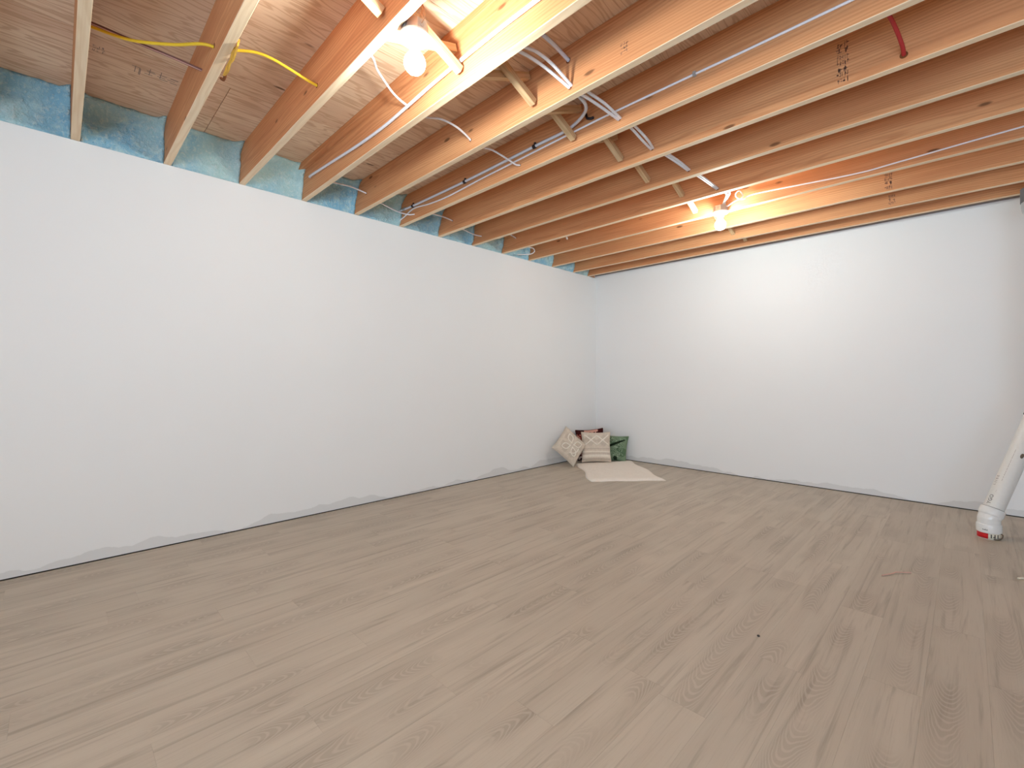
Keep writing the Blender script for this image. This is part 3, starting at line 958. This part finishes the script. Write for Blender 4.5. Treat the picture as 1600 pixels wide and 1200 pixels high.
# ------------------------------------------------------------------ cushions and rug in the corner
def cushion(name, label, size, thick, basis, centre, paint, tufts=None, tmat=None, group='cushions in the corner'):
    """basis: (right, up, out) unit vectors; centre of the cushion; paint(u, v) in [0,1] gives the print"""
    N = 44
    hx, hy = size[0] / 2, size[1] / 2
    rt, up, ou = [Vector(b).normalized() for b in basis]

    def P(u, v, side):
        a, b = 2 * u - 1, 2 * v - 1
        px_ = hx * a * (1 - 0.075 * (1 - b * b))
        py_ = hy * b * (1 - 0.075 * (1 - a * a))
        t = thick / 2 * ((1 - a ** 4) * (1 - b ** 4)) ** 0.55
        t *= 1 + 0.10 * mn.noise(Vector((a * 2 + centre[0] * 9, b * 2, side)))
        return rt * px_ + up * py_ + ou * (t * side)

    bm = bmesh.new()
    cl = bm.loops.layers.float_color.new('col')
    front = [[bm.verts.new(P(i_ / N, j / N, 1)) for i_ in range(N + 1)] for j in range(N + 1)]
    back = [[front[j][i_] if i_ in (0, N) or j in (0, N) else bm.verts.new(P(i_ / N, j / N, -1)) for i_ in range(N + 1)] for j in range(N + 1)]
    for side, g in ((1, front), (-1, back)):
        for j in range(N):
            for i_ in range(N):
                q = [(i_, j), (i_ + 1, j), (i_ + 1, j + 1), (i_, j + 1)]
                if side < 0: q = q[::-1]
                f = bm.faces.new([g[b][a] for a, b in q])
                f.smooth = True
                for lp, (a, b) in zip(f.loops, q):
                    c = paint(a / N, b / N)
                    lp[cl] = (c[0], c[1], c[2], 1)
    me = bpy.data.meshes.new(name)
    bm.to_mesh(me)
    bm.free()
    root = link(name, me, M['print'], None, centre)
    tag(root, label, 'cushion', group)
    # piped seam round the edge
    rim = [P(i_ / 24, 0, 0) for i_ in range(24)] + [P(1, i_ / 24, 0) for i_ in range(24)] + [P(1 - i_ / 24, 1, 0) for i_ in range(24)] + [P(0, 1 - i_ / 24, 0) for i_ in range(25)]
    c = paint(0.02, 0.5)
    mm = plain(name + '_seam', (c[0], c[1], c[2], 1), 0.9)
    tube('seam', [rim], 0.0035, mm, root, 6, 1)
    if tufts:
        bm = bmesh.new()
        for line in tufts:
            pts = []
            for (u0, v0), (u1, v1) in zip(line, line[1:]):
                for s_ in range(5):
                    f = s_ / 5
                    pts.append(P(u0 + (u1 - u0) * f, v0 + (v1 - v0) * f, 1) + ou * 0.001)
            pts.append(P(line[-1][0], line[-1][1], 1) + ou * 0.001)
            add_tube(bm, pts, 0.0065, 6, 1)
        from_bm('tufting', bm, tmat or M['tuft'], root, None, True)
    return root


BEI = (0.70, 0.62, 0.525)
TAU = (0.53, 0.455, 0.38)
CRM = (0.84, 0.775, 0.68)


def wob(u, v, s=1.0): return mn.noise(Vector((u * 23 * s, v * 23 * s, 3.3)))


def paint_centre(u, v):
    if v > 0.52:
        # two rows of diamonds in taupe on beige
        a = abs(((u * 2.0) % 1.0) - 0.5) * 2
        b = abs((((v - 0.52) / 0.40) % 1.0) - 0.5) * 2
        c = BEI if a + b > 1.06 or v > 0.92 else tuple(x * 0.5 + y * 0.5 for x, y in zip(BEI, TAU))
    else:
        k = v / 0.52
        c = BEI
        for s0, s1, col in ((0.10, 0.20, TAU), (0.22, 0.26, CRM), (0.30, 0.44, CRM), (0.46, 0.50, TAU), (0.56, 0.60, TAU), (0.60, 0.66, CRM), (0.70, 0.74, TAU), (0.82, 0.86, TAU)):
            if s0 < k < s1: c = col
    n = 1 + 0.10 * wob(u, v)
    return tuple(x * n for x in c)


def paint_left(u, v):
    a, b = abs(u - 0.5), abs(v - 0.5)
    d = (a * a + b * b) ** 0.5
    c = BEI
    if 0.05 < a < 0.40 and 0.05 < b < 0.40 and d < 0.44: c = tuple(x * 0.45 + y * 0.55 for x, y in zip(BEI, TAU))
    n = 1 + 0.12 * wob(u, v)
    return tuple(x * n for x in c)


def paint_kilim(u, v):
    dark, red, pink, black = (0.055, 0.010, 0.010), (0.16, 0.018, 0.014), (0.68, 0.38, 0.31), (0.018, 0.008, 0.008)
    st = lambda t: math.floor(t * 26) / 26
    us, vs_ = st(u), st(v)
    if v > 0.93: return pink if 0.3 < u < 0.8 else dark
    if v > 0.86: return pink if 0.22 < u < 0.74 and (abs((us * 7) % 1 - 0.5) * 2) > (0.95 - v) * 9 else dark
    if u < 0.16 and v < 0.72 and 0.35 < (abs((vs_ * 3.0) % 1 - 0.5) * 2) < 0.95 - us * 3: return (0.70, 0.55, 0.47)
    if u < 0.14 and v > 0.74: return pink if (us + vs_) * 13 % 2 < 1 else red
    d = abs((us * 2) % 1 - 0.5) + abs((vs_ * 2) % 1 - 0.5)
    if d < 0.22: return black
    if d < 0.40: return red
    if 0.44 < d < 0.50: return (0.55, 0.36, 0.30)
    return dark


def paint_green(u, v):
    base = (0.20, 0.29, 0.185)
    mid = (0.11, 0.185, 0.105)
    n = mn.noise(Vector((u * 4, v * 4, 2.0)))
    c = base if n > -0.12 else mid
    # fern-like pale strokes
    f = abs(math.sin((u * 9 + 0.8 * math.sin(v * 7) + mn.noise(Vector((u * 5, v * 5, 5))) * 1.6) * math.pi))
    g = abs(math.sin((u * 5 + v * 6 + mn.noise(Vector((u * 4, v * 6, 9))) * 2.2) * math.pi))
    if 0.10 < v < 0.93 and 0.07 < u < 0.93:
        if f < 0.22: c = (0.40, 0.48, 0.37)
        if g < 0.13: c = (0.035, 0.065, 0.035)
    # dark bird-like patch
    x, y = (u - 0.50) + (v - 0.62) * -0.9, (v - 0.62) - (u - 0.5) * 0.45
    if (x / 0.26) ** 2 + (y / 0.055) ** 2 < 1: c = (0.012, 0.022, 0.012)
    if (u - 0.62) ** 2 + (v - 0.08) ** 2 < 0.006: c = (0.02, 0.035, 0.02)
    return c


rr2 = 0.70711
VW = Vector((rr2, -rr2, 0))         # towards the viewer
RT = Vector((rr2, rr2, 0))          # to the right as seen from the viewer


def basis(yaw, tilt, roll):
    """yaw turns the front about z, tilt leans the top back, roll turns it in its own plane (degrees)"""
    m = Matrix.Rotation(R(yaw), 3, 'Z')
    rt, ou, up = m @ RT, m @ VW, Vector((0, 0, 1))
    t = Matrix.Rotation(R(-tilt), 3, rt)
    up, ou = t @ up, t @ ou
    q = Matrix.Rotation(R(roll), 3, ou)
    return q @ rt, q @ up, ou


def zig(u0, u1, v0, v1, n):
    return [(u0 + (u1 - u0) * i_ / n, v0 if i_ % 2 == 0 else v1) for i_ in range(n + 1)]


X_lines = [zig(0.08, 0.92, 0.57, 0.90, 2), zig(0.08, 0.92, 0.90, 0.57, 2), zig(0.08, 0.92, 0.57, 0.74, 4), zig(0.08, 0.92, 0.90, 0.75, 4)]
cushion('cushion', 'beige cushion standing front and centre, tufted crosses above plain stripes', (0.345, 0.355), 0.12, basis(0, 11, 0), (0.340, -0.482, 0.200), paint_centre, X_lines)
star = []
for q in range(4):
    a = R(90 * q + 45)
    for side in (1, -1):
        pts = []
        for i_ in range(7):
            t = i_ / 6
            rr, th = 0.06 + 0.36 * t, a + side * 0.42 * math.sin(math.pi * t)
            pts.append((0.5 + rr * math.cos(th), 0.5 + rr * math.sin(th)))
        star.append(pts)
star.append([(0.5 + 0.30 * math.cos(R(a)), 0.5 + 0.30 * math.sin(R(a))) for a in range(-80, 20, 12)])
cushion('cushion', 'beige cushion tipped on one corner against the left wall, tufted petals', (0.335, 0.345), 0.11, basis(26, 22, -46), (0.186, -0.794, 0.225), paint_left, star)
cushion('cushion', 'dark red and pink patterned cushion behind the others in the corner', (0.34, 0.375), 0.10, basis(-5, 9, 5), (0.182, -0.372, 0.203), paint_kilim)
cushion('cushion', 'green leaf patterned cushion standing at the right of the group', (0.325, 0.325), 0.10, basis(-30, 24, 0), (0.374, -0.146, 0.152), paint_green)

# rug
bm = bmesh.new()
A, Bq, Cq, Dq = Vector((0.205, -0.690)), Vector((0.560, -0.065)), Vector((1.335, -0.735)), Vector((0.835, -1.300))
NU, NV = 40, 48
top = []
for j in range(NV + 1):
    row = []
    for i_ in range(NU + 1):
        u, v = i_ / NU, j / NV
        p = A.lerp(Bq, u).lerp(Dq.lerp(Cq, u), v)
        dr_ = (Bq - A).normalized()
        dd_ = (Dq - A).normalized()
        el = (1 - u) ** 6 * (0.020 * math.sin(v * 9.0 + 0.6) - 0.008)
        er = u ** 6 * (0.018 * math.sin(v * 11 + 2))
        en = v ** 8 * 0.008 * math.sin(u * 14)
        p = p - dr_ * el + dr_ * er + dd_ * en
        eg = min(u, 1 - u, v, 1 - v)
        z = 0.021 * min(1, eg / 0.05) ** 0.5 + 0.004 * mn.noise(Vector((p.x * 25, p.y * 25, 0))) * min(1, eg * 12) + 0.002
        row.append(bm.verts.new((p.x - 0.7, p.y + 0.7, max(z, 0.0012))))
    top.append(row)
for j in range(NV):
    for i_ in range(NU):
        bm.faces.new((top[j][i_], top[j][i_ + 1], top[j + 1][i_ + 1], top[j + 1][i_]))
loop = top[0][:] + [top[j][-1] for j in range(1, NV + 1)] + top[-1][-2::-1] + [top[j][0] for j in range(NV - 1, 0, -1)]
lowv = [bm.verts.new((v.co.x, v.co.y, 0.0006)) for v in loop]
for i_ in range(len(loop)):
    k = (i_ + 1) % len(loop)
    bm.faces.new((loop[i_], lowv[i_], lowv[k], loop[k]))
bm.faces.new(lowv)
rug = from_bm('rug', bm, M['rug'], None, (0.7, -0.7, 0), True)
tag(rug, 'small cream fleece rug on the floor in front of the cushions', 'rug')

# ------------------------------------------------------------------ scraps on the floor
s1 = tube('wire_scrap', [[(3.144, -1.985, 0.004), (3.18, -1.92, 0.005), (3.192, -1.893, 0.007), (3.22, -1.865, 0.006), (3.249, -1.836, 0.004)]], 0.0026, M['pinkish'], None, 6, 6, 1.0, (3.19, -1.9, 0))
tag(s1, 'thin pink wire offcut lying on the bare floor planks', 'scrap')
s2 = tube('wood_scrap', [[(3.640, -1.545, 0.006), (3.655, -1.53, 0.007), (3.672, -1.522, 0.005)]], 0.005, M['tape_white'], None, 6, 4, 1.0, (3.655, -1.53, 0))
tag(s2, 'tiny pale crumb on the floor at the right edge', 'scrap')
s3 = lathe('pebble', [(0.002, 0.0), (0.005, 0.001), (0.0055, 0.004), (0.003, 0.006)], M['ink'], None, 9, Matrix.Identity(4), (2.869, -3.035, 0.0))
tag(s3, 'tiny black speck of grit on the floor', 'grit')
